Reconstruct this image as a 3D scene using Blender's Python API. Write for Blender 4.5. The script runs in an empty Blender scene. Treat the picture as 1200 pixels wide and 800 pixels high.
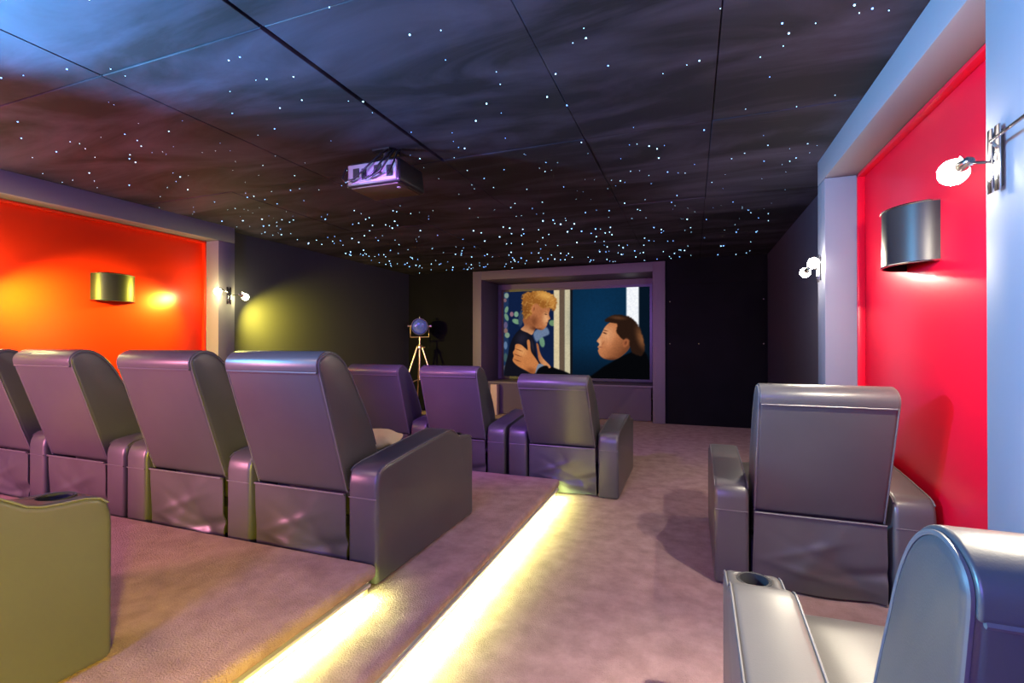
import bpy, bmesh, math, random
from mathutils import Vector, Matrix
random.seed(7)
PI = math.pi
SC = bpy.context.scene
COL = SC.collection

# ------------------------------------------------------------------ helpers
def lin(c):
    c = c / 255.0
    return c / 12.92 if c <= 0.04045 else ((c + 0.055) / 1.055) ** 2.4
def rgb(r, g, b): return (lin(r), lin(g), lin(b), 1.0)

def new_mat(name, color, rough=0.5, metal=0.0, spec=0.5, noise=None, bump=None, coat=0.0):
    """noise = (scale, amount, second colour); bump = (scale, strength, distance)"""
    m = bpy.data.materials.new(name); m.use_nodes = True
    nt = m.node_tree; b = nt.nodes['Principled BSDF']
    b.inputs['Base Color'].default_value = color
    b.inputs['Roughness'].default_value = rough
    b.inputs['Metallic'].default_value = metal
    b.inputs['Specular IOR Level'].default_value = spec
    if coat: b.inputs['Coat Weight'].default_value = coat; b.inputs['Coat Roughness'].default_value = 0.3
    tc = nt.nodes.new('ShaderNodeTexCoord')
    if noise:
        n = nt.nodes.new('ShaderNodeTexNoise'); n.inputs['Scale'].default_value = noise[0]
        n.inputs['Detail'].default_value = 5; n.inputs['Roughness'].default_value = 0.6
        nt.links.new(tc.outputs['Object'], n.inputs['Vector'])
        r = nt.nodes.new('ShaderNodeValToRGB')
        r.color_ramp.elements[0].position = 0.5 - noise[1]; r.color_ramp.elements[1].position = 0.5 + noise[1]
        r.color_ramp.elements[0].color = color; r.color_ramp.elements[1].color = noise[2]
        nt.links.new(n.outputs['Fac'], r.inputs['Fac'])
        nt.links.new(r.outputs['Color'], b.inputs['Base Color'])
    if bump:
        n2 = nt.nodes.new('ShaderNodeTexNoise'); n2.inputs['Scale'].default_value = bump[0]
        n2.inputs['Detail'].default_value = 4
        nt.links.new(tc.outputs['Object'], n2.inputs['Vector'])
        bp = nt.nodes.new('ShaderNodeBump'); bp.inputs['Strength'].default_value = bump[1]
        bp.inputs['Distance'].default_value = bump[2]
        nt.links.new(n2.outputs['Fac'], bp.inputs['Height'])
        nt.links.new(bp.outputs['Normal'], b.inputs['Normal'])
    return m

def emit_mat(name, color, strength, sampling=None):
    m = bpy.data.materials.new(name); m.use_nodes = True
    nt = m.node_tree; nt.nodes.clear()
    e = nt.nodes.new('ShaderNodeEmission'); o = nt.nodes.new('ShaderNodeOutputMaterial')
    e.inputs['Color'].default_value = color; e.inputs['Strength'].default_value = strength
    nt.links.new(e.outputs[0], o.inputs[0])
    if sampling: m.cycles.emission_sampling = sampling
    return m

def add_box(bm, x0, x1, y0, y1, z0, z1):
    vs = [bm.verts.new((x, y, z)) for x in (x0, x1) for y in (y0, y1) for z in (z0, z1)]
    for f in ((0,1,3,2), (4,6,7,5), (0,4,5,1), (2,3,7,6), (0,2,6,4), (1,5,7,3)):
        bm.faces.new([vs[i] for i in f])

def bx(*a):
    bm = bmesh.new(); add_box(bm, *a); return bm

def add_prism(bm, pts, x0, x1):
    """closed polygon in (y, z), extruded along x"""
    A = [bm.verts.new((x0, y, z)) for y, z in pts]; B = [bm.verts.new((x1, y, z)) for y, z in pts]
    bm.faces.new(A); bm.faces.new(B[::-1])
    n = len(pts)
    for i in range(n): bm.faces.new((A[i], B[i], B[(i+1) % n], A[(i+1) % n]))

def add_tube(bm, pts, r, n=8, closed=False):
    pts = [Vector(p) for p in pts]; rings = []
    N = len(pts)
    for i, p in enumerate(pts):
        a = pts[i-1] if (i > 0 or closed) else p
        b = pts[(i+1) % N] if (i < N-1 or closed) else p
        t = (b - a).normalized()
        if i == 0:
            u = t.cross(Vector((0, 0, 1)))
            if u.length < 1e-3: u = t.cross(Vector((0, 1, 0)))
        else:
            u = u - t*u.dot(t)
        u.normalize(); v = t.cross(u)
        rr = r[i] if isinstance(r, (list, tuple)) else r
        rings.append([bm.verts.new(p + u*(rr*math.cos(2*PI*k/n)) + v*(rr*math.sin(2*PI*k/n))) for k in range(n)])
    for i in range(N if closed else N-1):
        A, B = rings[i], rings[(i+1) % N]
        for k in range(n): bm.faces.new((A[k], A[(k+1) % n], B[(k+1) % n], B[k]))
    if not closed: bm.faces.new(rings[0][::-1]); bm.faces.new(rings[-1])

def add_lathe(bm, prof, n=24, M=Matrix()):
    """profile of (radius, z), spun about z, then moved by M"""
    rings = []
    for r, z in prof:
        rings.append([bm.verts.new(M @ Vector((r*math.cos(2*PI*k/n), r*math.sin(2*PI*k/n), z))) for k in range(n)])
    for A, B in zip(rings, rings[1:]):
        for k in range(n): bm.faces.new((A[k], A[(k+1) % n], B[(k+1) % n], B[k]))
    bm.faces.new(rings[0][::-1]); bm.faces.new(rings[-1])

def obj(name, bm, mat, parent=None, bevel=0, seg=3, smooth=True, angle=40, loc=None):
    bmesh.ops.recalc_face_normals(bm, faces=bm.faces)
    if bevel:
        es = [e for e in bm.edges if len(e.link_faces) == 2 and e.calc_face_angle(0) > math.radians(angle)]
        if es:
            bmesh.ops.bevel(bm, geom=es, offset=bevel, segments=seg, profile=0.5, affect='EDGES', clamp_overlap=True)
    me = bpy.data.meshes.new(name); bm.to_mesh(me); bm.free()
    if smooth:
        for p in me.polygons: p.use_smooth = True
        me.set_sharp_from_angle(angle=math.radians(42))
    for m in (mat if isinstance(mat, list) else [mat]): me.materials.append(m)
    o = bpy.data.objects.new(name, me); COL.objects.link(o)
    if parent: o.parent = parent
    if loc: o.location = loc
    return o

def tag(o, label, cat, group=None, kind=None):
    o['label'] = label; o['category'] = cat
    if group: o['group'] = group
    if kind: o['kind'] = kind
    return o
def thing(name, label, cat, loc=(0, 0, 0), rotz=0, group=None):
    o = bpy.data.objects.new(name, None); COL.objects.link(o); o.empty_display_size = 0.1
    o.location = loc; o.rotation_euler = (0, 0, rotz)
    return tag(o, label, cat, group)
def struct(name, bm, mat, parent=None, **k):
    o = obj(name, bm, mat, parent, **k)
    o['kind'] = 'structure'
    return o
def copy_tree(o, parent=None):
    c = o.copy(); COL.objects.link(c)
    if parent: c.parent = parent
    for ch in list(o.children): copy_tree(ch, c)
    return c
def set_light(name, kind, loc, energy, color, target=None, parent=None, **k):
    l = bpy.data.lights.new(name, kind); l.energy = energy; l.color = color
    for a, v in k.items(): setattr(l, a, v)
    o = bpy.data.objects.new(name, l); COL.objects.link(o); o.location = loc
    if target is not None:
        d = Vector(target) - Vector(loc); o.rotation_euler = d.to_track_quat('-Z', 'Y').to_euler()
    if parent: o.parent = parent
    return o

# ------------------------------------------------------------------ materials
M_leather = new_mat('black_leather', (0.060, 0.057, 0.060, 1), 0.38, spec=0.55, noise=(3.0, 0.3, (0.080, 0.077, 0.080, 1)), bump=(260, 0.12, 0.002), coat=0.25)
M_stitch = new_mat('leather_piping', (0.12, 0.115, 0.12, 1), 0.38)
M_dark = new_mat('dark_lining', (0.012, 0.012, 0.014, 1), 0.8)
M_carpet = new_mat('mauve_carpet', (0.285, 0.18, 0.18, 1), 1.0, spec=0.05, noise=(9.0, 0.20, (0.42, 0.275, 0.27, 1)), bump=(150, 0.9, 0.008))
M_wall = new_mat('grey_paint', (0.21, 0.20, 0.23, 1), 0.55, spec=0.3, bump=(60, 0.04, 0.002))
M_walld = new_mat('dark_grey_paint', (0.050, 0.048, 0.070, 1), 0.5, spec=0.3, bump=(60, 0.04, 0.002))
M_black = new_mat('black_wall', (0.0035, 0.0035, 0.005, 1), 0.85, spec=0.06, noise=(2.5, 0.3, (0.006, 0.0055, 0.009, 1)))
M_redL = new_mat('scarlet_panel', (0.80, 0.030, 0.004, 1), 0.30, spec=0.4)
M_redR = new_mat('crimson_panel', (0.72, 0.004, 0.022, 1), 0.30, spec=0.4)
M_chrome = new_mat('chrome', (0.75, 0.74, 0.74, 1), 0.18, metal=1.0)
M_copper = new_mat('copper_tube', (0.78, 0.55, 0.48, 1), 0.28, metal=1.0)
M_shade = new_mat('dark_satin_shade', (0.010, 0.0095, 0.014, 1), 0.42, spec=0.35)
M_blackplastic = new_mat('black_plastic', (0.012, 0.012, 0.014, 1), 0.35)
M_silver = new_mat('pale_plastic', (0.55, 0.50, 0.55, 1), 0.45)
M_cream = new_mat('cream_cloth', (0.72, 0.58, 0.42, 1), 0.9, spec=0.1, noise=(9, 0.3, (0.66, 0.50, 0.34, 1)), bump=(30, 0.4, 0.01))
M_pale = new_mat('pale_pink_board', (0.34, 0.22, 0.23, 1), 0.7)
M_surr = new_mat('dark_violet_paint', (0.10, 0.075, 0.115, 1), 0.55, spec=0.3)
M_skirt = new_mat('purple_cloth', (0.075, 0.055, 0.09, 1), 0.9, spec=0.1)
M_led = emit_mat('led_strip_light', (0.76, 1.0, 0.26, 1), 760)
M_bulb = emit_mat('halogen_bulb', (1.0, 0.95, 0.85, 1), 115)
M_bulbY = emit_mat('halogen_bulb_warm', (1.0, 0.90, 0.38, 1), 150)
M_starB = emit_mat('star_blue', (0.16, 0.38, 1.0, 1), 5, 'NONE')
M_starW = emit_mat('star_white', (0.36, 0.68, 1.0, 1), 5, 'NONE')

def ceiling_mat():
    m = new_mat('black_fabric', (0.02, 0.02, 0.02, 1), 0.75, spec=0.25)
    nt = m.node_tree; b = nt.nodes['Principled BSDF']
    tc = nt.nodes.new('ShaderNodeTexCoord'); mp = nt.nodes.new('ShaderNodeMapping')
    mp.inputs['Scale'].default_value = (0.55, 1.9, 1); mp.inputs['Rotation'].default_value = (0, 0, 0.5)
    nt.links.new(tc.outputs['Object'], mp.inputs['Vector'])
    n = nt.nodes.new('ShaderNodeTexNoise'); n.inputs['Scale'].default_value = 1.3
    n.inputs['Detail'].default_value = 6; n.inputs['Roughness'].default_value = 0.58; n.inputs['Distortion'].default_value = 0.8
    nt.links.new(mp.outputs['Vector'], n.inputs['Vector'])
    r = nt.nodes.new('ShaderNodeValToRGB')
    r.color_ramp.elements[0].position = 0.40; r.color_ramp.elements[0].color = (0.007, 0.0065, 0.013, 1)
    r.color_ramp.elements[1].position = 0.68; r.color_ramp.elements[1].color = (0.052, 0.046, 0.080, 1)
    nt.links.new(n.outputs['Fac'], r.inputs['Fac']); nt.links.new(r.outputs['Color'], b.inputs['Base Color'])
    return m
M_ceil = ceiling_mat()

# ------------------------------------------------------------------ room shell
CZ = 2.66
XR, XL = 0.885, -5.05           # faces of the pillars and cornices
WR, WL = 1.075, -5.24           # walls behind them
YB, YF = 8.25, -2.3             # screen wall, rear wall
struct('floor', bx(-5.5, 1.4, YF-0.2, 9.3, -0.12, 0), M_carpet)
struct('wall_right', bx(WR+0.06, WR+0.2, YF, 4.0, 0, CZ), M_wall)
struct('wall_right_front', bx(WR, WR+0.2, 4.21, YB+0.05, 0, CZ), M_walld)
struct('wall_left', bx(WL-0.2, WL-0.06, YF, 4.0, 0, CZ), M_wall)
struct('wall_left_front', bx(WL-0.2, WL, 4.21, YB+0.05, 0, CZ), M_walld)
struct('wall_rear', bx(-5.45, 1.3, YF-0.15, YF, 0, CZ), M_wall)
bm = bmesh.new()
add_box(bm, -5.45, -3.83, YB, YB+0.9, 0, CZ); add_box(bm, -0.41, 1.3, YB, YB+0.9, 0, CZ)
add_box(bm, -3.83, -0.41, YB, YB+0.9, 2.636, CZ); add_box(bm, -3.83, -0.41, YB+0.86, YB+0.95, 0, 2.636)
struct('wall_front', bm, M_black)

# pillars, cornices: one frame on either side
def side_frame(name, s, face, wall):
    a, b = sorted((face, wall + s*0.08))
    bm = bmesh.new()
    add_box(bm, a, b, 4.0, 4.21, 0, 2.475)
    add_box(bm, a, b, 1.78, 1.99, 0, 2.475)
    add_box(bm, a, b, YF, 4.21, 2.477, CZ)
    return struct(name, bm, M_wall, bevel=0.004, seg=2)
side_frame('trim_1', 1, XR, WR)
side_frame('trim_2', -1, XL, WL)
# red panels seated in shallow red boxes inside the recess
def red_panel(name, x, s, mat, y0, y1):
    bm = bmesh.new()
    add_box(bm, *sorted((x, x+s*0.015)), y0, y1, 0.03, 2.475)
    add_box(bm, *sorted((x-s*0.045, x)), y0, y0+0.022, 0.03, 2.475)
    add_box(bm, *sorted((x-s*0.045, x)), y1-0.022, y1, 0.03, 2.475)
    add_box(bm, *sorted((x-s*0.045, x)), y0, y1, 2.453, 2.475)
    return struct(name, bm, mat, bevel=0.003, seg=2)
red_panel('wall_panel_right', WR+0.045, 1, M_redR, 1.99, 4.0)
red_panel('wall_panel_left', WL-0.045, -1, M_redL, 1.99, 4.0)
# fixed black board on the screen wall, with its studs
bd = struct('wall_front_board', bx(-0.36, WR-0.02, YB-0.012, YB, 0.01, 2.25), M_black, bevel=0.004, seg=2)
for (x, z) in ((-0.335, 1.98), (-0.335, 1.3), (0.10, 1.3), (1.02, 1.98), (1.02, 1.3)):
    bm = bmesh.new(); add_lathe(bm, [(0.011, 0), (0.011, 0.004), (0.005, 0.008)], 10, Matrix.Translation((x, YB-0.012, z)) @ Matrix.Rotation(PI/2, 4, 'X'))
    obj('stud', bm, M_chrome, bd)

# ceiling: fabric panels with open seams under a black deck
xs = [-5.05-0.25, -3.87, -2.81, -1.735, -0.67, 0.115, 1.3]
ys = [YF, -0.04, 1.575, 3.19, 4.85, 6.51, YB+0.02]
bm = bmesh.new()
for i in range(len(xs)-1):
    for j in range(len(ys)-1):
        g0 = 0.011 if i == 3 and j < 3 else 0.0025; g1 = 0.011 if i == 2 and j < 3 else 0.0025
        dz = random.uniform(-0.002, 0.003)
        add_box(bm, xs[i]+g0, xs[i+1]-g1, ys[j]+0.0025, ys[j+1]-0.0025, CZ+dz, CZ+0.03)
ceil = struct('ceiling', bm, M_ceil, bevel=0.002, seg=1)
dk = struct('ceiling_deck', bx(-5.5, 1.4, YF-0.2, 9.3, CZ+0.03, CZ+0.1), M_black)

# ------------------------------------------------------------------ carpeted platforms with lit nosings
def platform(name, x1, y1, z0, z1):
    bm = bmesh.new()
    add_box(bm, WL-0.05, x1, YF, y1, z1-0.066, z1)
    o = struct(name, bm, M_carpet, bevel=0.028, seg=4)
    r = struct(name + '_riser', bx(WL-0.05, x1-0.033, YF, y1-0.03, z0, z1-0.064), M_carpet, o, bevel=0.003, seg=1)
    return o
platform('floor_step_1', -1.06, 4.03, 0, 0.145)
platform('floor_step_2', -1.367, 1.895, 0.145, 0.28)
def led(x, y0, y1, z, label):
    t = thing('led_strip', label, 'light strip', (x, y0, z), 0, 'light strips under the step edges')
    bm = bx(0, 0.006, 0, y1-y0, -0.016, 0); add_box(bm, 0.006, 0.0315, 0, y1-y0, -0.0008, 0); add_box(bm, 0.006, 0.008, 0, y1-y0, -0.024, 0); add_box(bm, 0.0295, 0.0325, 0, y1-y0, -0.0125, 0)  # channel with added lip and flange that shape the glow downward
    obj('channel_baffle', bm, M_silver, t, smooth=False)
    obj('light_tube', bx(0.010, 0.019, 0.01, y1-y0-0.01, -0.011, -0.002), M_led, t)
led(-1.093, -2.2, 3.98, 0.079, 'glowing yellow-white light strip under the edge of the lower step beside the aisle')
led(-1.400, -2.2, 1.84, 0.213, 'glowing yellow-white light strip under the edge of the upper step in the left foreground')

# ------------------------------------------------------------------ recliners
BAY, ARM = 0.63, 0.176
ARM_P = [(0.0, 0.006), (0.0, 0.465), (0.006, 0.50), (0.02, 0.528), (0.045, 0.546), (0.09, 0.556), (0.31, 0.580), (0.59, 0.604),
         (0.70, 0.613), (0.755, 0.613), (0.79, 0.603), (0.82, 0.583), (0.85, 0.562), (0.885, 0.55), (0.93, 0.546), (0.99, 0.543), (1.03, 0.533),
         (1.055, 0.512), (1.066, 0.48), (1.07, 0.44), (1.07, 0.006)]
def shear(pts, k):        # tilts a backrest outline about its foot
    c, s_ = math.cos(k), math.sin(k)      # k in radians, positive leans forward
    out = []
    for y, z in pts:
        w_ = min(1.0, max(0.0, (z-0.41)/0.12)); ca, sa = math.cos(k*w_), math.sin(k*w_)
        dy, dz = y-0.05, z-0.42
        out.append((0.05 + dy*ca + dz*sa, 0.42 - dy*sa + dz*ca))
    return out
BACK_P = [(0.030, 0.41), (-0.165, 1.005), (-0.170, 1.035), (-0.160, 1.062), (-0.130, 1.084), (-0.090, 1.092), (-0.040, 1.080), (0.010, 1.045),
          (0.060, 0.985), (0.10, 0.920), (0.15, 0.840), (0.20, 0.755), (0.245, 0.66), (0.285, 0.56), (0.30, 0.44), (0.24, 0.41)]
HEAD_P = [(-0.166, 1.000), (-0.176, 1.004), (-0.181, 1.036), (-0.170, 1.068), (-0.136, 1.093), (-0.090, 1.102), (-0.036, 1.089), (0.018, 1.053),
          (0.069, 0.992), (0.107, 0.930), (0.098, 0.925), (0.055, 0.982), (0.005, 1.040), (-0.042, 1.073), (-0.09, 1.084), (-0.126, 1.077), (-0.153, 1.057), (-0.161, 1.033)]
def smooth_open(p, k=4):
    out = []
    for i in range(len(p)-1):
        p0, p1, p2, p3 = p[max(i-1, 0)], p[i], p[i+1], p[min(i+2, len(p)-1)]
        for q in [a/k for a in range(k)]:
            out.append(tuple(0.5*((2*p1[d]) + (-p0[d]+p2[d])*q + (2*p0[d]-5*p1[d]+4*p2[d]-p3[d])*q*q + (-p0[d]+3*p1[d]-3*p2[d]+p3[d])*q**3) for d in (0, 1)))
    return out + [p[-1]]
def offset_path(p, d):
    out = []
    for i in range(len(p)):
        a, b = p[max(i-1, 0)], p[min(i+1, len(p)-1)]
        t = Vector((b[0]-a[0], b[1]-a[1])).normalized()
        out.append((p[i][0]-t.y*d, p[i][1]+t.x*d))
    return out
BACK_O = [BACK_P[0]] + smooth_open(BACK_P[1:14], 4)      # rear plane, over the top, down the front
BACK_F = BACK_O + BACK_P[14:]
HEAD_O = [q for q in offset_path(BACK_O[1:], 0.006) if q[1] > 0.925 or q[0] < 0]
HEAD_I = [q for q in offset_path(BACK_O[1:], -0.006) if q[1] > 0.925 or q[0] < 0]
HEAD_F = [(HEAD_O[0][0]+0.005, HEAD_O[0][1]-0.004)] + HEAD_O + HEAD_I[::-1]
BH = 0.293
_mesh_cache = {}
def recliner(label, x, y, z, left=True, right=True, tilt=0.0, cups=True, low=1.0, group='black leather recliners'):
    """origin under the middle of the rear edge; the seat faces +y"""
    t = thing('recliner', label, 'chair', (x, y, z), 0, group)
    h = BAY/2
    def part(name, key, build, mat, parent, **k):
        if key in _mesh_cache:
            o = bpy.data.objects.new(name, _mesh_cache[key]); COL.objects.link(o); o.parent = parent
        else:
            o = obj(name, build(), mat, parent, **k); _mesh_cache[key] = o.data
        return o
    def prism(p, a, b):
        bm = bmesh.new(); add_prism(bm, p, a, b); return bm
    # frame and seat
    part('frame', 'frame', lambda: bx(-h+0.012, h-0.012, 0.06, 0.93, 0.012, 0.24), M_dark, t, bevel=0.01)
    def cushion():
        bm = bmesh.new(); add_box(bm, -h+0.008, h-0.008, 0.16, 0.99, 0.24, 0.455)
        bmesh.ops.subdivide_edges(bm, edges=bm.edges, cuts=6, use_grid_fill=True)
        for v in bm.verts:
            if v.co.z > 0.44:
                v.co.z += 0.03*(1-(v.co.x/h)**2)*(1-((v.co.y-0.58)/0.45)**2)
        return bm
    part('seat_cushion', 'seat', cushion, M_leather, t, bevel=0.03, angle=60)
    def rest():
        bm = bmesh.new(); add_box(bm, -h+0.01, h-0.01, 0.935, 1.0, 0.05, 0.245); return bm
    part('footrest', 'rest', rest, M_leather, t, bevel=0.018)
    # backrest > headrest, piping
    bk = part('backrest', 'back%.2f' % tilt, lambda: prism(shear(BACK_F, tilt), -BH, BH), M_leather, t, bevel=0.022, seg=4, angle=50)
    part('headrest', 'head%.2f' % tilt, lambda: prism(shear(HEAD_F, tilt), -BH+0.008, BH-0.008), M_leather, bk, bevel=0.006, seg=3, angle=50)
    bk.scale.z = low; bk.location.z = 0.41*(1-low)
    def piping():
        bm = bmesh.new()
        O = [q for q in BACK_O if q[1] > 0.60 or q[0] < 0.04]
        P = shear(offset_path(O, -0.005), tilt)
        for sg in (-1, 1):
            add_tube(bm, [(sg*(BH-0.0052), yy, zz) for yy, zz in P], 0.0042, 6)
        c = shear([(-0.168, 1.000)], tilt)[0]
        add_tube(bm, [(-BH+0.014, c[0], c[1]), (BH-0.014, c[0], c[1])], 0.0050, 6)
        return bm
    part('piping', 'pipe%.2f' % tilt, piping, M_stitch, bk)
    # loose leather flap behind the seat
    def flap():
        bm = bmesh.new(); nx, nz = 36, 30; V = {}
        for i in range(nx+1):
            for j in range(nz+1):
                u, v = i/nx, j/nz
                w = 0.292 + 0.008*(1-v)
                xx = -w + 2*w*u
                yy = 0.022 - 0.010*v
                yy += 0.016*(1-v)*math.sin(9*u+4*v)*0.7 + 0.010*math.exp(-((u-0.75+0.5*(v-0.3))/0.07)**2)*(1-v)
                yy -= 0.009*math.exp(-((u-0.25-0.5*v)/0.09)**2)*math.sin(PI*v)
                yy += 0.026*math.exp(-((v-0.25-0.35*(u-0.6))/0.07)**2)*max(0.0, u-0.35)
                e = math.sin(PI*u)*math.sin(PI*min(1, v*1.1+0.05))
                yy -= 0.009*e*math.exp(-(((v-0.52) - 0.55*(u-0.35))/0.055)**2)*(u < 0.9)
                yy += 0.006*e*math.exp(-(((v-0.40) + 0.75*(u-0.62))/0.06)**2)
                yy -= 0.010*math.exp(-(((v-0.16) + 0.30*(u-0.75))/0.05)**2)*max(0.0, math.sin(PI*u))
                V[i, j] = (xx, yy, 0.014 + 0.396*v)
        F = {k: bm.verts.new(c) for k, c in V.items()}
        B = {k: bm.verts.new((c[0], c[1]+0.008, c[2])) for k, c in V.items()}
        for i in range(nx):
            for j in range(nz):
                bm.faces.new((F[i,j], F[i+1,j], F[i+1,j+1], F[i,j+1])); bm.faces.new((B[i,j], B[i,j+1], B[i+1,j+1], B[i+1,j]))
        for i in range(nx):
            bm.faces.new((F[i,0], B[i,0], B[i+1,0], F[i+1,0])); bm.faces.new((F[i,nz], F[i+1,nz], B[i+1,nz], B[i,nz]))
        for j in range(nz):
            bm.faces.new((F[0,j], F[0,j+1], B[0,j+1], B[0,j])); bm.faces.new((F[nx,j], B[nx,j], B[nx,j+1], F[nx,j+1]))
        return bm
    fl = part('rear_flap', 'flap', flap, M_leather, t)
    def hem():
        bm = bmesh.new(); add_tube(bm, [(-0.290, 0.006, 0.409), (0.290, 0.006, 0.409)], 0.0055, 6); return bm
    part('hem', 'hem', hem, M_stitch, fl)
    # armrests > cup holder, seam
    for s, on in ((-1, left), (1, right)):
        if not on: continue
        key = 'arm'
        if key not in _mesh_cache:
            a = obj('armrest', prism(ARM_P, -ARM/2+0.002, ARM/2-0.002), M_leather, t, bevel=0.022, seg=4, angle=55)
            bm = bmesh.new(); add_lathe(bm, [(0.046, 0), (0.046, 0.3)], 28, Matrix.Translation((0, 0.955, 0.47)))
            cut = obj('cutter', bm, M_dark, t)
            md = a.modifiers.new('b', 'BOOLEAN'); md.operation = 'DIFFERENCE'; md.object = cut; md.solver = 'EXACT'
            bpy.context.view_layer.update()
            me = bpy.data.meshes.new_from_object(a.evaluated_get(bpy.context.evaluated_depsgraph_get()))
            a.modifiers.clear(); a.data = me; _mesh_cache[key] = me
            bpy.data.objects.remove(cut)
        else:
            a = bpy.data.objects.new('armrest', _mesh_cache[key]); COL.objects.link(a); a.parent = t
        a.location = (s*(h + ARM/2), 0, 0)
        def cup():
            bm = bmesh.new()
            add_lathe(bm, [(0.0445, 0.473), (0.0455, 0.474), (0.0455, 0.546), (0.0515, 0.5475), (0.0515, 0.5445), (0.0500, 0.541), (0.042, 0.546), (0.042, 0.478), (0.002, 0.477)][::1], 28, Matrix.Translation((0, 0.955, 0.0)))
            return bm
        part('cup_holder', 'cup', cup, M_dark, a)
        def seam():
            bm = bmesh.new(); w = ARM/2-0.002
            add_tube(bm, [(-w+0.006, -0.001, 0.405), (w-0.006, -0.001, 0.405)], 0.0030, 6)
            for sg in (-1, 1):
                add_tube(bm, [(sg*(w-0.004), yy, zz-0.004) for yy, zz in ARM_P[3:18]], 0.0032, 6)
            return bm
        part('seam', 'seam', seam, M_stitch, a)
    return t

S1, S2 = 0.145, 0.28
W_ = BAY/2 + ARM
# front row, on the floor in front of the lower step
f0 = -0.59 - W_
recliner('black recliner at the aisle end of the front row, right in front of the screen', f0 + 0.02, 4.07, 0, tilt=-0.24)
f1 = f0 - 2*W_ - 0.012
recliner('black recliner in the middle of the three in the front row', f1, 4.07, 0)
recliner('black recliner at the left end of the front row, before the tripod lamp', f1 - W_ - ARM - BAY/2 - 0.008 + ARM, 4.07, 0, right=False)
# second row, on the lower step
c0 = -1.395 - W_
recliner('large black recliner at the aisle end of the lower step, its whole right side showing', c0, 1.93, S1).scale.z = 1.02
c1 = c0 - W_ - BAY/2 - 0.018
recliner('black recliner second from the aisle in the row on the lower step', c1, 1.93, S1, right=False).scale.z = 1.02
c2 = c1 - 2*W_ - 0.015 + 0.0
recliner('black recliner third from the aisle on the lower step, under the black wall shade', c2, 1.93, S1, left=True).scale.z = 1.02
c3 = c2 - W_ - BAY/2 - 0.012
recliner('black recliner at the far left, cut off by the photo edge, against the red wall', c3, 1.93, S1, right=False).scale.z = 1.02
# near left, on the upper step
recliner('near recliner on the upper step at lower left, only an olive-lit armrest showing', -1.762 - W_, -0.04, S2)
# right of the aisle
recliner('black recliner standing alone right of the aisle, seen from behind before the red wall', 0.108 + W_, 2.85, 0)
recliner('nearest recliner at lower right, its blue-lit backrest and pale armrest cut off by the frame', 0.096 + W_, 0.77, 0, tilt=0.16, low=0.93)

# cream cushion on a seat
def pillow():
    bm = bmesh.new()
    bmesh.ops.create_uvsphere(bm, u_segments=28, v_segments=16, radius=1)
    for v in bm.verts:
        c = v.co
        f = lambda q, p: math.copysign(abs(q)**p, q)
        v.co = Vector((f(c.x, 0.5)*0.17, f(c.y, 0.5)*0.13, c.z*0.038*(1 - 0.5*(abs(c.x)**4)) + 0.010*math.sin(6*c.x+3*c.y)))
    return bm
pl = obj('cushion', pillow(), M_cream); tag(pl, 'cream cushion lying on the seat of the aisle-end recliner on the lower step', 'cushion')
pl.location = (c0-0.06, 2.66, S1+0.532); pl.rotation_euler = (0.12, 0.0, 0.25)

# ------------------------------------------------------------------ screen wall
t = thing('screen_surround', 'deep purple-lit box frame around the projection screen, down to the floor', 'frame', (-2.12, 8.2, 0))
def loc(bm, dx=2.12, dy=-8.2):
    bmesh.ops.translate(bm, verts=bm.verts, vec=(dx, dy, 0)); return bm
Y0, Y1 = 8.2, 9.03
bm = bmesh.new(); add_box(bm, -3.83, -3.655, Y0, Y1, 0.002, 2.635); obj('side_jamb', loc(bm), M_surr, t, bevel=0.004, seg=2)
bm = bmesh.new(); add_box(bm, -0.605, -0.41, Y0, Y1, 0.002, 2.635); obj('side_jamb', loc(bm), M_surr, t, bevel=0.004, seg=2)
bm = bmesh.new(); add_box(bm, -3.655, -0.605, Y0, Y1, 2.475, 2.635); obj('head_beam', loc(bm), M_surr, t, bevel=0.004, seg=2)
bm = bmesh.new(); add_box(bm, -3.655, -0.605, Y1, Y1+0.03, 0.3, 2.475); obj('back_panel', loc(bm), M_surr, t)
bm = bmesh.new(); add_box(bm, -3.653, -0.607, 8.32, Y1, 0.565, 0.598); obj('ledge', loc(bm), M_surr, t, bevel=0.008)
bm = bmesh.new()
nx, nz = 90, 14; F = {}; 
for i in range(nx+1):
    for j in range(nz+1):
        u, v = i/nx, j/nz
        y = 8.335 + 0.012*math.sin(u*34)*(1-v) + 0.010*math.sin(u*13+2*v) + 0.02*math.exp(-((v-1+1.1*abs(u-0.93)*6)/0.15)**2)*(1 if u > 0.72 else 0)
        F[i, j] = (-3.64+3.0*u, y, 0.012+0.566*v)
A = {k: bm.verts.new(c) for k, c in F.items()}; B = {k: bm.verts.new((c[0], c[1]+0.006, c[2])) for k, c in F.items()}
for i in range(nx):
    for j in range(nz):
        bm.faces.new((A[i,j], A[i+1,j], A[i+1,j+1], A[i,j+1])); bm.faces.new((B[i,j], B[i,j+1], B[i+1,j+1], B[i+1,j]))
obj('skirt', loc(bm), M_skirt, t)

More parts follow.
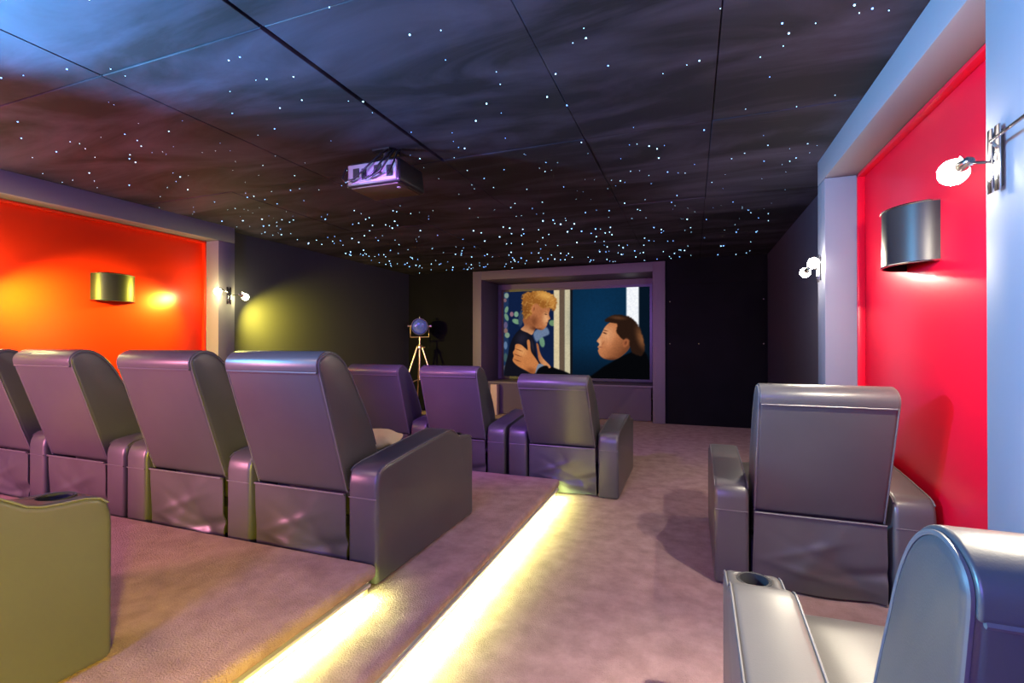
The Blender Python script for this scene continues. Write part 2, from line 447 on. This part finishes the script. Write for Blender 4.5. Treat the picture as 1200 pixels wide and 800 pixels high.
# the screen and the projected picture (generic two-figure scene)
PX0, PX1, PZ0, PZ1, PY = -3.515, -0.712, 0.655, 2.322, 8.985
scr = thing('projection_screen', 'wide projection screen showing a child and a man facing each other', 'screen', (-2.11, 9.0, 0.655))
bm = bmesh.new()
for a in ((PX0-0.045, PX0, PY-0.01, Y1, PZ0-0.045, PZ1+0.045), (PX1, PX1+0.045, PY-0.01, Y1, PZ0-0.045, PZ1+0.045),
          (PX0, PX1, PY-0.01, Y1, PZ0-0.045, PZ0), (PX0, PX1, PY-0.01, Y1, PZ1, PZ1+0.045)):
    add_box(bm, *a)
bmesh.ops.translate(bm, verts=bm.verts, vec=(2.11, -9.0, -0.655)); obj('screen_border', bm, M_blackplastic, scr, smooth=False)
import numpy as np
def smooth_poly(p, k=5):
    out = []; n = len(p)
    for i in range(n):
        p0, p1, p2, p3 = p[i-1], p[i], p[(i+1) % n], p[(i+2) % n]
        for s in range(k):
            q = s/k
            out.append(tuple(0.5*((2*p1[d]) + (-p0[d]+p2[d])*q + (2*p0[d]-5*p1[d]+4*p2[d]-p3[d])*q*q + (-p0[d]+3*p1[d]-3*p2[d]+p3[d])*q**3) for d in (0, 1)))
    return out
GX, GY = 340, 204
U, V = np.meshgrid(np.linspace(0, 1, GX), np.linspace(0, 1, GY))
PA = 70 + 1075*U; PB = 728 - V*(728 - (105 - 35*U))
IMG = np.zeros((GY, GX, 3)); IMG[:] = (12, 24, 46)
rng = np.random.default_rng(3)
def fuzz(cell, amp):
    g = rng.random((int(GY/cell)+2, int(GX/cell)+2))
    yi = np.arange(GY)/cell; xi = np.arange(GX)/cell
    y0 = yi.astype(int); x0 = xi.astype(int); fy = (yi-y0)[:, None]; fx = (xi-x0)[None, :]
    a = g[np.ix_(y0, x0)]; b = g[np.ix_(y0, x0+1)]; c = g[np.ix_(y0+1, x0)]; d = g[np.ix_(y0+1, x0+1)]
    return amp*(2*((a*(1-fx)+b*fx)*(1-fy)+(c*(1-fx)+d*fx)*fy)-1)
NZ = fuzz(3, 1.0)
def mask(pts, feather=3.0, rough=0.0):
    P = np.array(pts, float); Q = np.roll(P, -1, axis=0)
    d2 = np.full(PA.shape, 1e9); ins = np.zeros(PA.shape, bool)
    for (x0, y0), (x1, y1) in zip(P, Q):
        ex, ey = x1-x0, y1-y0; wx, wy = PA-x0, PB-y0
        t = np.clip((wx*ex+wy*ey)/max(ex*ex+ey*ey, 1e-9), 0, 1)
        d2 = np.minimum(d2, (wx-ex*t)**2+(wy-ey*t)**2)
        if abs(ey) > 1e-9:
            ins ^= ((y0 > PB) != (y1 > PB)) & (PA < ex*(PB-y0)/ey + x0)
    sd = np.sqrt(d2)*np.where(ins, 1, -1) + rough*NZ
    m = np.clip(sd/feather*0.5+0.5, 0, 1)
    return m*m*(3-2*m)
def lay(m, c):
    IMG[:] = IMG*(1-m[..., None]) + np.array(c, float)*m[..., None]
def ramp(x0, y0, x1, y1):
    ex, ey = x1-x0, y1-y0
    return np.clip(((PA-x0)*ex+(PB-y0)*ey)/(ex*ex+ey*ey), 0, 1)
def blob(x, y, a, b, r=0.0, soft=0.6):
    dx, dy = PA-x, PB-y; p = (dx*math.cos(r)+dy*math.sin(r))/a; q = (-dx*math.sin(r)+dy*math.cos(r))/b
    d = np.sqrt(p*p+q*q); m = np.clip((1-d)/soft, 0, 1); return m*m*(3-2*m)
def box(x0, x1, y0=0, y1=800, f=3): return mask([(x0, y0), (x1, y0), (x1, y1), (x0, y1)], f)
def sp(pts, f=3.0, rough=0.0): return mask(smooth_poly(pts, 4), f, rough)
# background: leafy mural, door posts, blue wall, bright strip
lay(box(40, 470), (15, 30, 64)); lay(box(40, 108), (30, 50, 84))
for (x, y, a, b, c, r) in ((92, 130, 20, 22, (128, 150, 140), 0), (80, 165, 14, 16, (120, 90, 100), 0), (92, 235, 15, 28, (110, 145, 120), 0.3), (92, 290, 16, 32, (105, 140, 118), -0.4),
        (134, 268, 16, 20, (140, 100, 118), 0), (171, 268, 20, 23, (115, 152, 130), 0), (172, 322, 38, 20, (112, 150, 118), 0.3), (85, 350, 17, 28, (95, 85, 120), 0), (86, 392, 17, 22, (130, 100, 95), 0),
        (98, 424, 22, 22, (122, 146, 124), 0), (84, 500, 16, 32, (90, 115, 150), 0), (84, 590, 18, 36, (60, 85, 90), 0), (84, 670, 16, 26, (110, 110, 120), 0), (208, 300, 22, 64, (44, 60, 88), 0.1),
        (374, 470, 22, 44, (104, 144, 116), -0.2), (455, 332, 30, 24, (105, 138, 100), 0.2)):
    lay(blob(x, y, a*1.1, b*1.1, r, 0.35), c)
lay(sp([(310, 400), (400, 360), (430, 410), (370, 440), (330, 470)], 8), (104, 122, 152))
lay(box(464, 508, f=5), (216, 198, 158)); lay(box(508, 546, f=5), (98, 80, 66)); lay(box(546, 588, f=5), (200, 190, 158)); lay(box(588, 606, f=5), (18, 18, 22))
lay(box(606, 1200, f=4), (9, 42, 70)); lay(blob(780, 330, 260, 420, 0, 1.0)*0.8, (11, 50, 84)); lay(ramp(980, 0, 1080, 0)*box(900, 1200), (6, 20, 34))
lay(box(606, 1200)*ramp(0, 480, 0, 740)*0.75, (5, 14, 26))
lay(box(988, 1072, 0, 420, f=7), (246, 249, 255))
# man, looking up to the left: coat, neck, face, hair
coat = sp([(730, 760), (800, 665), (880, 612), (950, 570), (1040, 530), (1115, 535), (1150, 640), (1160, 760)], 8); lay(coat, (5, 6, 9))
face = sp([(915, 312), (868, 330), (838, 360), (822, 392), (806, 424), (785, 452), (781, 462), (797, 476), (796, 490), (786, 502), (795, 514), (789, 526), (795, 548), (808, 568), (838, 586), (900, 592), (960, 560), (1010, 500), (1010, 420), (970, 350)], 4)
lay(face, (188, 118, 76))
lay(face*blob(850, 410, 90, 100, 0.5, 1.0)*0.85, (222, 158, 112)); lay(face*blob(800, 470, 26, 60, 0, 1.0)*0.7, (236, 178, 132)); lay(face*blob(870, 480, 46, 50, 0, 1.0)*0.35, (214, 140, 96))
lay(face*ramp(870, 470, 985, 560)*0.85, (84, 42, 24)); lay(face*blob(870, 606, 110, 38, -0.1, 0.9)*0.85, (58, 28, 18))
lay(face*blob(838, 402, 24, 9, 0.35, 0.9)*0.9, (70, 38, 26)); lay(face*blob(842, 384, 30, 6, 0.25, 0.9)*0.8, (70, 42, 30)); lay(face*blob(806, 503, 22, 5, 0.1, 0.9)*0.8, (120, 54, 42))
lay(face*blob(824, 476, 10, 30, 0.5, 1.0)*0.4, (130, 72, 46))
hair = sp([(842, 318), (852, 292), (900, 272), (970, 272), (1035, 302), (1078, 365), (1104, 450), (1112, 520), (1085, 560), (1035, 545), (1012, 505), (1006, 450), (968, 446), (940, 425), (918, 385), (926, 340), (885, 328)], 6, 3)
lay(hair, (40, 24, 17)); lay(hair*ramp(960, 400, 1100, 420)*blob(1085, 430, 50, 130, -0.3, 1.0), (132, 84, 52)); lay(hair*blob(930, 292, 90, 22, 0.1, 1.0)*0.7, (104, 66, 42))
lay(blob(982, 470, 26, 42, 0.3, 0.5), (160, 92, 58)); lay(blob(984, 470, 13, 26, 0.3, 0.9)*0.7, (92, 46, 30))
# child, looking down to the right: shirt, neck, face, hair
shirt = sp([(92, 760), (106, 560), (140, 450), (205, 378), (265, 398), (315, 470), (340, 600), (430, 690), (440, 760)], 6); lay(shirt, (18, 18, 28)); lay(shirt*blob(215, 450, 70, 90, 0.6, 1.0)*0.7, (42, 40, 58)); lay(shirt*blob(300, 500, 22, 80, -0.2, 1.0)*0.6, (52, 48, 66))
neck = sp([(225, 300), (235, 350), (208, 380), (262, 404), (296, 418), (320, 378), (350, 330), (300, 250)], 4); lay(neck, (150, 88, 54)); lay(neck*ramp(240, 330, 215, 395)*0.8, (222, 168, 124)); lay(neck*blob(322, 372, 60, 26, 0.1, 1.0)*0.8, (84, 42, 26))
kid = sp([(300, 190), (360, 170), (425, 200), (436, 232), (428, 256), (428, 276), (437, 300), (424, 310), (421, 322), (414, 334), (413, 346), (398, 368), (370, 384), (330, 372), (296, 330), (280, 270)], 4)
lay(kid, (176, 108, 68)); lay(kid*blob(405, 300, 46, 80, 0, 1.0)*0.9, (230, 172, 122)); lay(kid*blob(310, 320, 56, 70, 0, 1.0)*0.75, (108, 58, 34)); lay(kid*blob(352, 378, 50, 16, 0.1, 1.0)*0.7, (92, 48, 30))
lay(kid*blob(404, 268, 18, 7, 0.25, 0.9)*0.9, (70, 38, 24)); lay(kid*blob(402, 252, 22, 5, 0.3, 0.9)*0.7, (120, 72, 40)); lay(kid*blob(410, 330, 14, 4, -0.2, 0.9)*0.8, (130, 60, 46))
khair = sp([(218, 140), (240, 112), (300, 98), (370, 92), (440, 112), (480, 150), (488, 200), (466, 246), (446, 228), (420, 216), (380, 224), (345, 200), (322, 188), (296, 212), (296, 262), (266, 290), (232, 300), (218, 230)], 7, 7)
lay(khair, (150, 92, 38)); lay(khair*blob(400, 130, 120, 60, 0.3, 1.0)*0.9, (226, 168, 84)); lay(khair*blob(455, 190, 40, 60, 0, 1.0)*0.7, (214, 152, 72)); lay(khair*blob(245, 240, 50, 80, 0, 1.0)*0.6, (104, 60, 26)); lay(khair*np.clip(NZ, 0, 1)*0.45, (236, 190, 110))
lay(blob(310, 228, 24, 42, 0.2, 0.5), (188, 116, 72)); lay(blob(312, 230, 12, 26, 0.2, 0.9)*0.6, (118, 62, 38))
# reaching arms and hands
lay(sp([(300, 760), (330, 650), (400, 640), (480, 662), (590, 702), (640, 760)], 6), (7, 8, 12))
far_hand = sp([(330, 482), (346, 492), (356, 540), (380, 590), (432, 640), (436, 660), (392, 652), (350, 606), (338, 540)], 4); lay(far_hand, (170, 102, 62)); lay(far_hand*ramp(345, 560, 390, 560), (206, 140, 92))
hand = sp([(166, 492), (206, 492), (246, 522), (262, 530), (256, 470), (266, 454), (280, 470), (288, 540), (322, 590), (352, 640), (330, 690), (300, 706), (246, 682), (180, 650), (142, 612), (150, 578), (144, 550), (158, 528)], 4)
lay(hand, (196, 122, 70)); lay(hand*blob(215, 540, 70, 60, 0.5, 1.0)*0.7, (228, 164, 104)); lay(hand*blob(290, 690, 70, 50, 0.3, 1.0)*0.7, (120, 62, 32))
for (x, y) in ((190, 532), (182, 572), (178, 610)): lay(hand*blob(x, y, 52, 6, 0.32, 0.9)*0.8, (104, 54, 28))
lay(sp([(340, 640), (366, 632), (392, 650), (350, 690), (322, 705)], 5), (120, 132, 150)); lay(sp([(356, 660), (420, 650), (430, 760), (310, 760), (325, 705)], 6), (7, 8, 12))
IMG[:] = np.clip(IMG*(1+0.05*fuzz(2, 1.0)[..., None]), 0, 255)
LIN = IMG/255.0; LIN = np.where(LIN <= 0.04045, LIN/12.92, ((LIN+0.055)/1.055)**2.4)
co_ = np.stack([PX0+(PX1-PX0)*U+2.11, np.full(U.shape, PY-9.0), PZ0+(PZ1-PZ0)*V-0.655], -1).reshape(-1, 3)
ii = (np.arange(GY-1)[:, None]*GX + np.arange(GX-1)[None, :]).ravel()
quads = np.stack([ii, ii+1, ii+GX+1, ii+GX], -1)
me = bpy.data.meshes.new('picture'); me.from_pydata(co_.tolist(), [], quads.tolist())
at = me.color_attributes.new('picture_colour', 'FLOAT_COLOR', 'POINT')
at.data.foreach_set('color', np.concatenate([LIN.reshape(-1, 3), np.ones((GX*GY, 1))], 1).astype(np.float32).ravel())
M_pic = emit_mat('projected_picture', (1, 1, 1, 1), 0.80)
an = M_pic.node_tree.nodes.new('ShaderNodeAttribute'); an.attribute_name = 'picture_colour'
M_pic.node_tree.links.new(an.outputs['Color'], M_pic.node_tree.nodes['Emission'].inputs['Color'])
me.materials.append(M_pic)
po = bpy.data.objects.new('picture', me); COL.objects.link(po); po.parent = scr

# pale box at the foot of the screen
bx_t = obj('box', bx(-0.065, 0.065, -0.06, 0.06, 0, 0.555), M_pale, bevel=0.006, seg=2, loc=(-3.40, 8.24, 0.001))
tag(bx_t, 'tall pale box standing on the floor below the screen, left end', 'box')

# ------------------------------------------------------------------ tripod film lamp
tl = thing('tripod_lamp', 'copper tripod film lamp with a round blue lens in the dark corner', 'lamp', (-4.66, 7.70, 0), 0.52)
HZ = 1.62
feet = [(-0.44, -0.16), (0.44, -0.20), (-0.06, 0.40)]
for fx, fy in feet:
    bm = bmesh.new(); add_tube(bm, [(fx*0.10, fy*0.10, 1.24), (fx*0.6, fy*0.6, 0.54), (fx, fy, 0.02)], 0.016, 10)
    l = obj('leg', bm, M_copper, tl)
    bm = bmesh.new(); add_lathe(bm, [(0.022, 0.001), (0.022, 0.03), (0.016, 0.05)], 12, Matrix.Translation((fx, fy, 0))); obj('foot', bm, M_blackplastic, l)
    bm = bmesh.new(); add_tube(bm, [(0, 0, 0.66), (fx*0.66, fy*0.66, 0.54)], 0.010, 8); obj('brace', bm, M_copper, tl)
bm = bmesh.new(); add_tube(bm, [(0, 0, 0.64), (0, 0, 1.42)], 0.016, 12); obj('post', bm, M_copper, tl)
bm = bmesh.new(); add_lathe(bm, [(0.03, 1.20), (0.055, 1.22), (0.055, 1.26), (0.03, 1.28)], 20); add_tube(bm, [(0, 0, 1.24), (0.10, -0.05, 1.23)], 0.014, 8); obj('collar', bm, M_copper, tl)
bm = bmesh.new(); add_tube(bm, [(-0.165, 0, HZ-0.02), (-0.165, 0, HZ-0.20), (0.165, 0, HZ-0.20), (0.165, 0, HZ-0.02)], 0.012, 8)
for s in (-1, 1): add_tube(bm, [(s*0.145, 0, HZ), (s*0.215, 0, HZ)], [0.02, 0.026], 10)
obj('yoke', bm, M_copper, tl)
R0 = Matrix.Translation((0, 0, HZ)) @ Matrix.Rotation(0.12, 4, 'X')
bm = bmesh.new(); add_lathe(bm, [(0.075, 0.16), (0.115, 0.10), (0.140, -0.02), (0.148, -0.10), (0.152, -0.12), (0.136, -0.12), (0.13, -0.05)], 32, R0 @ Matrix.Rotation(-PI/2, 4, 'X') )
head = obj('lamp_head', bm, M_chrome, tl)
bm = bmesh.new(); bmesh.ops.create_uvsphere(bm, u_segments=20, v_segments=12, radius=1)
for v in bm.verts: v.co = R0 @ Vector((v.co.x*0.132, -0.085 + v.co.y*0.055, v.co.z*0.132))
M_lens = new_mat('blue_faceted_glass', (0.09, 0.13, 0.80, 1), 0.10, spec=1.0, metal=0.35)
obj('lens', bm, M_lens, head, smooth=False)
bm = bmesh.new(); add_lathe(bm, [(0.018, 0.14), (0.018, 0.17), (0.01, 0.185)], 12, Matrix.Translation((0, 0, HZ))); obj('knob', bm, M_chrome, head)

# ------------------------------------------------------------------ projector
pj = thing('projector', 'ceiling-hung projector trailing cables from its back, aimed at the screen', 'projector', (-2.03, 2.905, 2.378)); pj.scale.z = 1.25
def wedge(x0, x1, y0, y1, z0, z1, k):
    bm = bmesh.new(); add_box(bm, x0, x1, y0, y1, z0, z1)
    for v in bm.verts:
        if v.co.z > (z0+z1)/2: v.co.x *= k; v.co.y *= k
    return bm
obj('casing', wedge(-0.22, 0.22, -0.165, 0.165, 0.0, 0.135, 0.93), M_blackplastic, pj, bevel=0.018, seg=4)
obj('rear_panel', bx(-0.195, 0.195, -0.172, -0.150, 0.012, 0.118), new_mat('grey_plastic', (0.26, 0.23, 0.28, 1), 0.5), pj, bevel=0.006)
obj('underside', bx(-0.19, 0.19, -0.14, 0.14, -0.006, 0.004), new_mat('brown_plastic', (0.05, 0.032, 0.02, 1), 0.4), pj, bevel=0.005)
for (x, z, w, hh) in ((-0.15, 0.07, 0.05, 0.05), (-0.08, 0.06, 0.04, 0.06), (0.02, 0.075, 0.06, 0.05), (0.12, 0.06, 0.05, 0.06)):
    obj('port', bx(x, x+w, -0.176, -0.170, z-hh/2, z+hh/2), M_dark, pj, bevel=0.002, seg=1)
bm = bmesh.new(); add_lathe(bm, [(0.045, 0.0), (0.05, 0.05), (0.03, 0.055), (0.03, 0.02)], 24, Matrix.Translation((0.09, 0.16, 0.07)) @ Matrix.Rotation(-PI/2, 4, 'X')); obj('lens', bm, M_blackplastic, pj)
bm = bmesh.new(); add_lathe(bm, [(0.014, -0.008), (0.014, 0.0)], 14, Matrix.Translation((0.15, -0.07, 0.0))); obj('foot', bm, M_silver, pj)
bm = bmesh.new(); add_tube(bm, [(0, 0, 0.13), (0, 0, 0.2245)], 0.022, 14)
add_box(bm, -0.07, 0.07, -0.07, 0.07, 0.216, 0.2252); obj('ceiling_mount', bm, M_blackplastic, pj)
cab = [[(-0.20, -0.18, 0.10), (-0.215, -0.20, 0.04), (-0.18, -0.21, 0.015), (-0.12, -0.20, 0.03), (-0.05, -0.20, 0.07), (0.01, -0.19, 0.11), (0.06, -0.14, 0.17), (0.05, -0.06, 0.211)],
       [(-0.06, -0.178, 0.06), (-0.03, -0.22, 0.02), (0.03, -0.22, 0.03), (0.08, -0.20, 0.09), (0.12, -0.15, 0.16), (0.10, -0.05, 0.211)],
       [(0.04, -0.178, 0.075), (0.04, -0.215, 0.03), (0.10, -0.215, 0.05), (0.15, -0.19, 0.12), (0.13, -0.10, 0.185), (0.10, -0.03, 0.213)],
       [(0.14, -0.178, 0.06), (0.16, -0.21, 0.03), (0.185, -0.19, 0.09), (0.17, -0.12, 0.17), (0.13, -0.03, 0.211)]]
for c in cab:
    bm = bmesh.new(); add_tube(bm, c, 0.006, 8); obj('cable', bm, M_blackplastic, pj)

# ------------------------------------------------------------------ half-round wall shades
def sconce(x, s, y, a, b, z0, z1, label):
    t = thing('wall_shade_light', label, 'wall light', (x, y, z0), 0, 'half-round wall lights on the red panels')
    h = z1-z0; n = 28
    bm = bmesh.new()
    P = [(s*b*math.sin(PI*i/n), a*math.cos(PI*i/n)) for i in range(n+1)]
    Q = [(p[0]*0.955, p[1]*0.965) for p in P]
    for z in (0, ): pass
    v = [[bm.verts.new((p[0], p[1], z)) for p in L] for L, z in ((P, 0), (P, h), (Q, h), (Q, 0))]
    for k in range(4):
        A, B = v[k], v[(k+1) % 4]
        for i in range(n): bm.faces.new((A[i], A[i+1], B[i+1], B[i]))
    for i in (0, n): bm.faces.new([v[k][i] for k in range(4)])
    sh = obj('shade', bm, M_shade, t)
    for z in (0.004, h-0.004):
        bm = bmesh.new(); add_tube(bm, [(p[0]*1.01+s*0.001, p[1]*1.005, z) for p in P], 0.0048, 6); obj('rim', bm, M_chrome, sh)
    obj('back_plate', bx(*sorted((s*0.0005, s*0.008)), -a+0.03, a-0.03, 0.04, h-0.04), M_shade, t)
    bm = bmesh.new(); add_tube(bm, [(s*0.008, 0, h*0.5), (s*0.07, 0, h*0.5)], 0.012, 10); obj('lamp_holder', bm, M_chrome, t)
sconce(WR+0.045, -1, 3.10, 0.20, 0.165, 1.70, 2.0, 'half-round black wall light on the red panel of the right wall')
sconce(WL-0.045, 1, 3.06, 0.185, 0.14, 1.705, 1.97, 'half-round black wall light on the red panel of the left wall')

# ------------------------------------------------------------------ twin-head spot lamps on the pillars
def pillar_lamp(x, s, y, z, label, power, col, bulb, down=0.55, size=120, inward=0.0, boost=0.9, reach=(0.13, 0.13), bulb_r=0.038, aim=None, aim_size=100, droop=0.26):
    """s = direction away from the wall along x"""
    t = thing('wall_spotlight', label, 'wall lamp', (x, y, z), 0, 'twin-head spotlights on the pillars')
    for dy in (-0.019, 0.019):
        obj('plate', bx(*sorted((s*0.012, s*0.018)), dy-0.013, dy+0.013, -0.10, 0.10), M_chrome, t, bevel=0.002, seg=2)
    obj('wall_box', bx(*sorted((s*0.0005, s*0.013)), -0.02, 0.02, -0.085, 0.085), M_shade, t)
    for k, (dy, zz) in enumerate(((1, 0.0), (-1, 0.03))):
        arm = [(s*0.016, dy*0.02, zz), (s*0.045, dy*0.05, zz+0.012), (s*0.055, dy*reach[k], zz+0.016)]
        bm = bmesh.new(); add_tube(bm, arm, 0.005, 8); a = obj('arm', bm, M_chrome, t)
        hd = Vector((s*(0.2-inward), dy*0.8, -down)).normalized()
        o = Vector(arm[-1])
        gd = Vector((s*0.15, dy*0.8, -droop)).normalized()
        Mh = Matrix.Translation(o) @ gd.to_track_quat('Z', 'Y').to_matrix().to_4x4()
        bm = bmesh.new(); add_lathe(bm, [(0.010, -0.030), (0.016, -0.024), (0.018, 0.0), (0.028, 0.045), (0.030, 0.050), (0.027, 0.050), (0.016, 0.006)], 18, Mh)
        h = obj('spot_head', bm, M_chrome, a)
        bm = bmesh.new(); bmesh.ops.create_uvsphere(bm, u_segments=14, v_segments=8, radius=bulb_r)
        bmesh.ops.transform(bm, matrix=Mh @ Matrix.Translation((0, 0, 0.052)), verts=bm.verts)
        obj('bulb', bm, bulb, h)
        bm = bmesh.new(); add_tube(bm, [o + Vector((0, 0, 0.015)), o + Vector((s*0.004, dy*0.012, 0.032)), o + Vector((0, dy*0.03, 0.030))], 0.003, 6); obj('switch_loop', bm, M_chrome, h)
        p = o + gd*0.10
        L = set_light('spot_glow', 'SPOT', p, power*(1 if k == 0 else boost), col, target=(p + hd) if not (aim and k == 1) else Vector(aim) - Vector((x, y, z)), parent=t, shadow_soft_size=0.02)
        L.data.spot_size = math.radians(aim_size if (aim and k == 1) else size); L.data.spot_blend = 1.0
    return t
WARM = (1.0, 0.88, 0.66)
YEL = (0.95, 0.84, 0.06)
pillar_lamp(XR, -1, 1.91, 1.865, 'twin chrome spotlight on the nearest right pillar, at the photo edge', 110, WARM, M_bulb, size=140, boost=4.5, aim=(0.45, 1.25, 0.45), aim_size=80, reach=(0.075, 0.33), droop=0.12, bulb_r=0.043)
pillar_lamp(XR, -1, 4.13, 1.85, 'twin chrome spotlight on the far right pillar', 50, WARM, M_bulb, size=140, reach=(0.13, 0.05))
pillar_lamp(XL, 1, 4.12, 1.855, 'twin chrome spotlight on the left pillar beside the red panel', 430, YEL, M_bulbY, size=125, inward=0.16, boost=0.34)
pillar_lamp(XL, 1, 1.91, 1.865, 'twin chrome spotlight on the nearer left pillar, beyond the photo edge', 260, YEL, M_bulbY, size=120, inward=0.35, reach=(0.06, 0.13))

# ------------------------------------------------------------------ added lights with no modelled fixture: coloured washes and soft fills
set_light('blue_wash', 'SPOT', (-4.0, 0.5, 1.95), 2600, (0.11, 0.54, 1.0), target=(0.9, 1.6, 3.15), shadow_soft_size=0.10, spot_size=math.radians(84), spot_blend=1.0)
set_light('pink_wash', 'AREA', (-4.6, -0.9, 1.4), 150, (1.0, 0.32, 0.52), target=(-4.0, 3, 1.2), size=0.6)
set_light('violet_wash', 'AREA', (-1.2, -2.0, 2.0), 115, (0.26, 0.18, 1.0), target=(-1.6, 4, 0.9), size=0.8)
set_light('purple_spot', 'SPOT', (-1.9, 1.9, 2.35), 360, (0.46, 0.15, 1.0), target=(-1.9, 6.0, 0.6), shadow_soft_size=0.1, spot_size=math.radians(68), spot_blend=0.9)  # mid-room light without a lamp, tints front row and screen surround
set_light('yellow_spot', 'SPOT', (0.25, -0.35, 1.0), 480, (1.0, 0.80, 0.01), target=(-1.95, 0.95, 0.25), shadow_soft_size=0.08, spot_size=math.radians(52), spot_blend=1.0)
set_light('peach_fill', 'AREA', (-2.5, 0.3, 2.62), 24, (1.0, 0.58, 0.48), target=(-2.6, 0.7, 0), size=0.7)  # soft fill added over the upper step, no fixture there
set_light('room_fill', 'AREA', (-0.4, 3.6, 2.6), 10, (1.0, 0.86, 0.80), target=(-0.4, 3.6, 0), size=1.6)  # weak fill added above the aisle, no lamp hangs there

# ------------------------------------------------------------------ fibre star lights in the ceiling
stars = []
dens = 15.0
nst = int(dens*(XR-0.05-(XL+0.05))*(YB-0.1-0.3))
cam_yaw = math.radians(20.4)
for _ in range(nst):
    x = random.uniform(XL+0.06, XR-0.06); y = random.uniform(0.3, YB-0.08)
    d = -x*math.sin(cam_yaw) + y*math.cos(cam_yaw)
    if d < 0.3: continue
    u = 600 + 568*(x*math.cos(cam_yaw)+y*math.sin(cam_yaw))/d; v = 402.5 - 568*(CZ-1.3)/d
    if u < -60 or u > 1260 or v < -60: continue
    stars.append((d, x, y, random.choice((0, 0, 1))))
stars.sort()
def star_mesh(r):
    bm = bmesh.new(); bmesh.ops.create_icosphere(bm, subdivisions=1, radius=r); return bm
protos = []
for mt in (M_starW, M_starB):
    for r in (0.0024, 0.0044):
        bm = star_mesh(r); me = bpy.data.meshes.new('star_light'); bm.to_mesh(me); bm.free(); me.materials.append(mt); protos.append(me)
for (d, x, y, c) in stars[:300]:
    o = bpy.data.objects.new('star_light', protos[c*2 + (random.random() < 0.35)]); COL.objects.link(o)
    o.location = (x, y, CZ-0.001)
    tag(o, 'tiny blue-white star light set in the dark ceiling', 'star light', 'fibre star lights in the nearer ceiling')
bm = bmesh.new()
for (d, x, y, c) in stars[300:]:
    r = 0.0050 * random.choice((0.6, 0.8, 1.0, 1.35)) * (0.70 + d/14)
    ret = bmesh.ops.create_icosphere(bm, subdivisions=1, radius=r, matrix=Matrix.Translation((x, y, CZ-0.001)))
    for v in ret['verts']:
        for f in v.link_faces: f.material_index = c
far = obj('star_lights', bm, [M_starW, M_starB], smooth=False)
tag(far, 'hundreds of tiny star lights crowding the far ceiling above the screen', 'star lights', None, 'stuff')

# ------------------------------------------------------------------ camera, world, view
cam = bpy.data.cameras.new('camera'); co = bpy.data.objects.new('camera', cam); COL.objects.link(co)
cam.sensor_width = 36; cam.lens = 568/1200*36; cam.clip_start = 0.02
co.location = (0, 0, 1.3); co.rotation_euler = (math.radians(90.25), 0, cam_yaw)
SC.camera = co
w = bpy.data.worlds.new('world'); SC.world = w; w.use_nodes = True
w.node_tree.nodes['Background'].inputs[0].default_value = (0.5, 0.4, 0.6, 1)
w.node_tree.nodes['Background'].inputs[1].default_value = 0.02
vs = SC.view_settings
vs.view_transform = 'Standard'; vs.look = 'None'; vs.exposure = 0.3; vs.gamma = 1.0; vs.use_curve_mapping = False
SC.cycles.use_denoising = True
SC.cycles.max_bounces = 6
SC.cycles.sample_clamp_indirect = 4.0
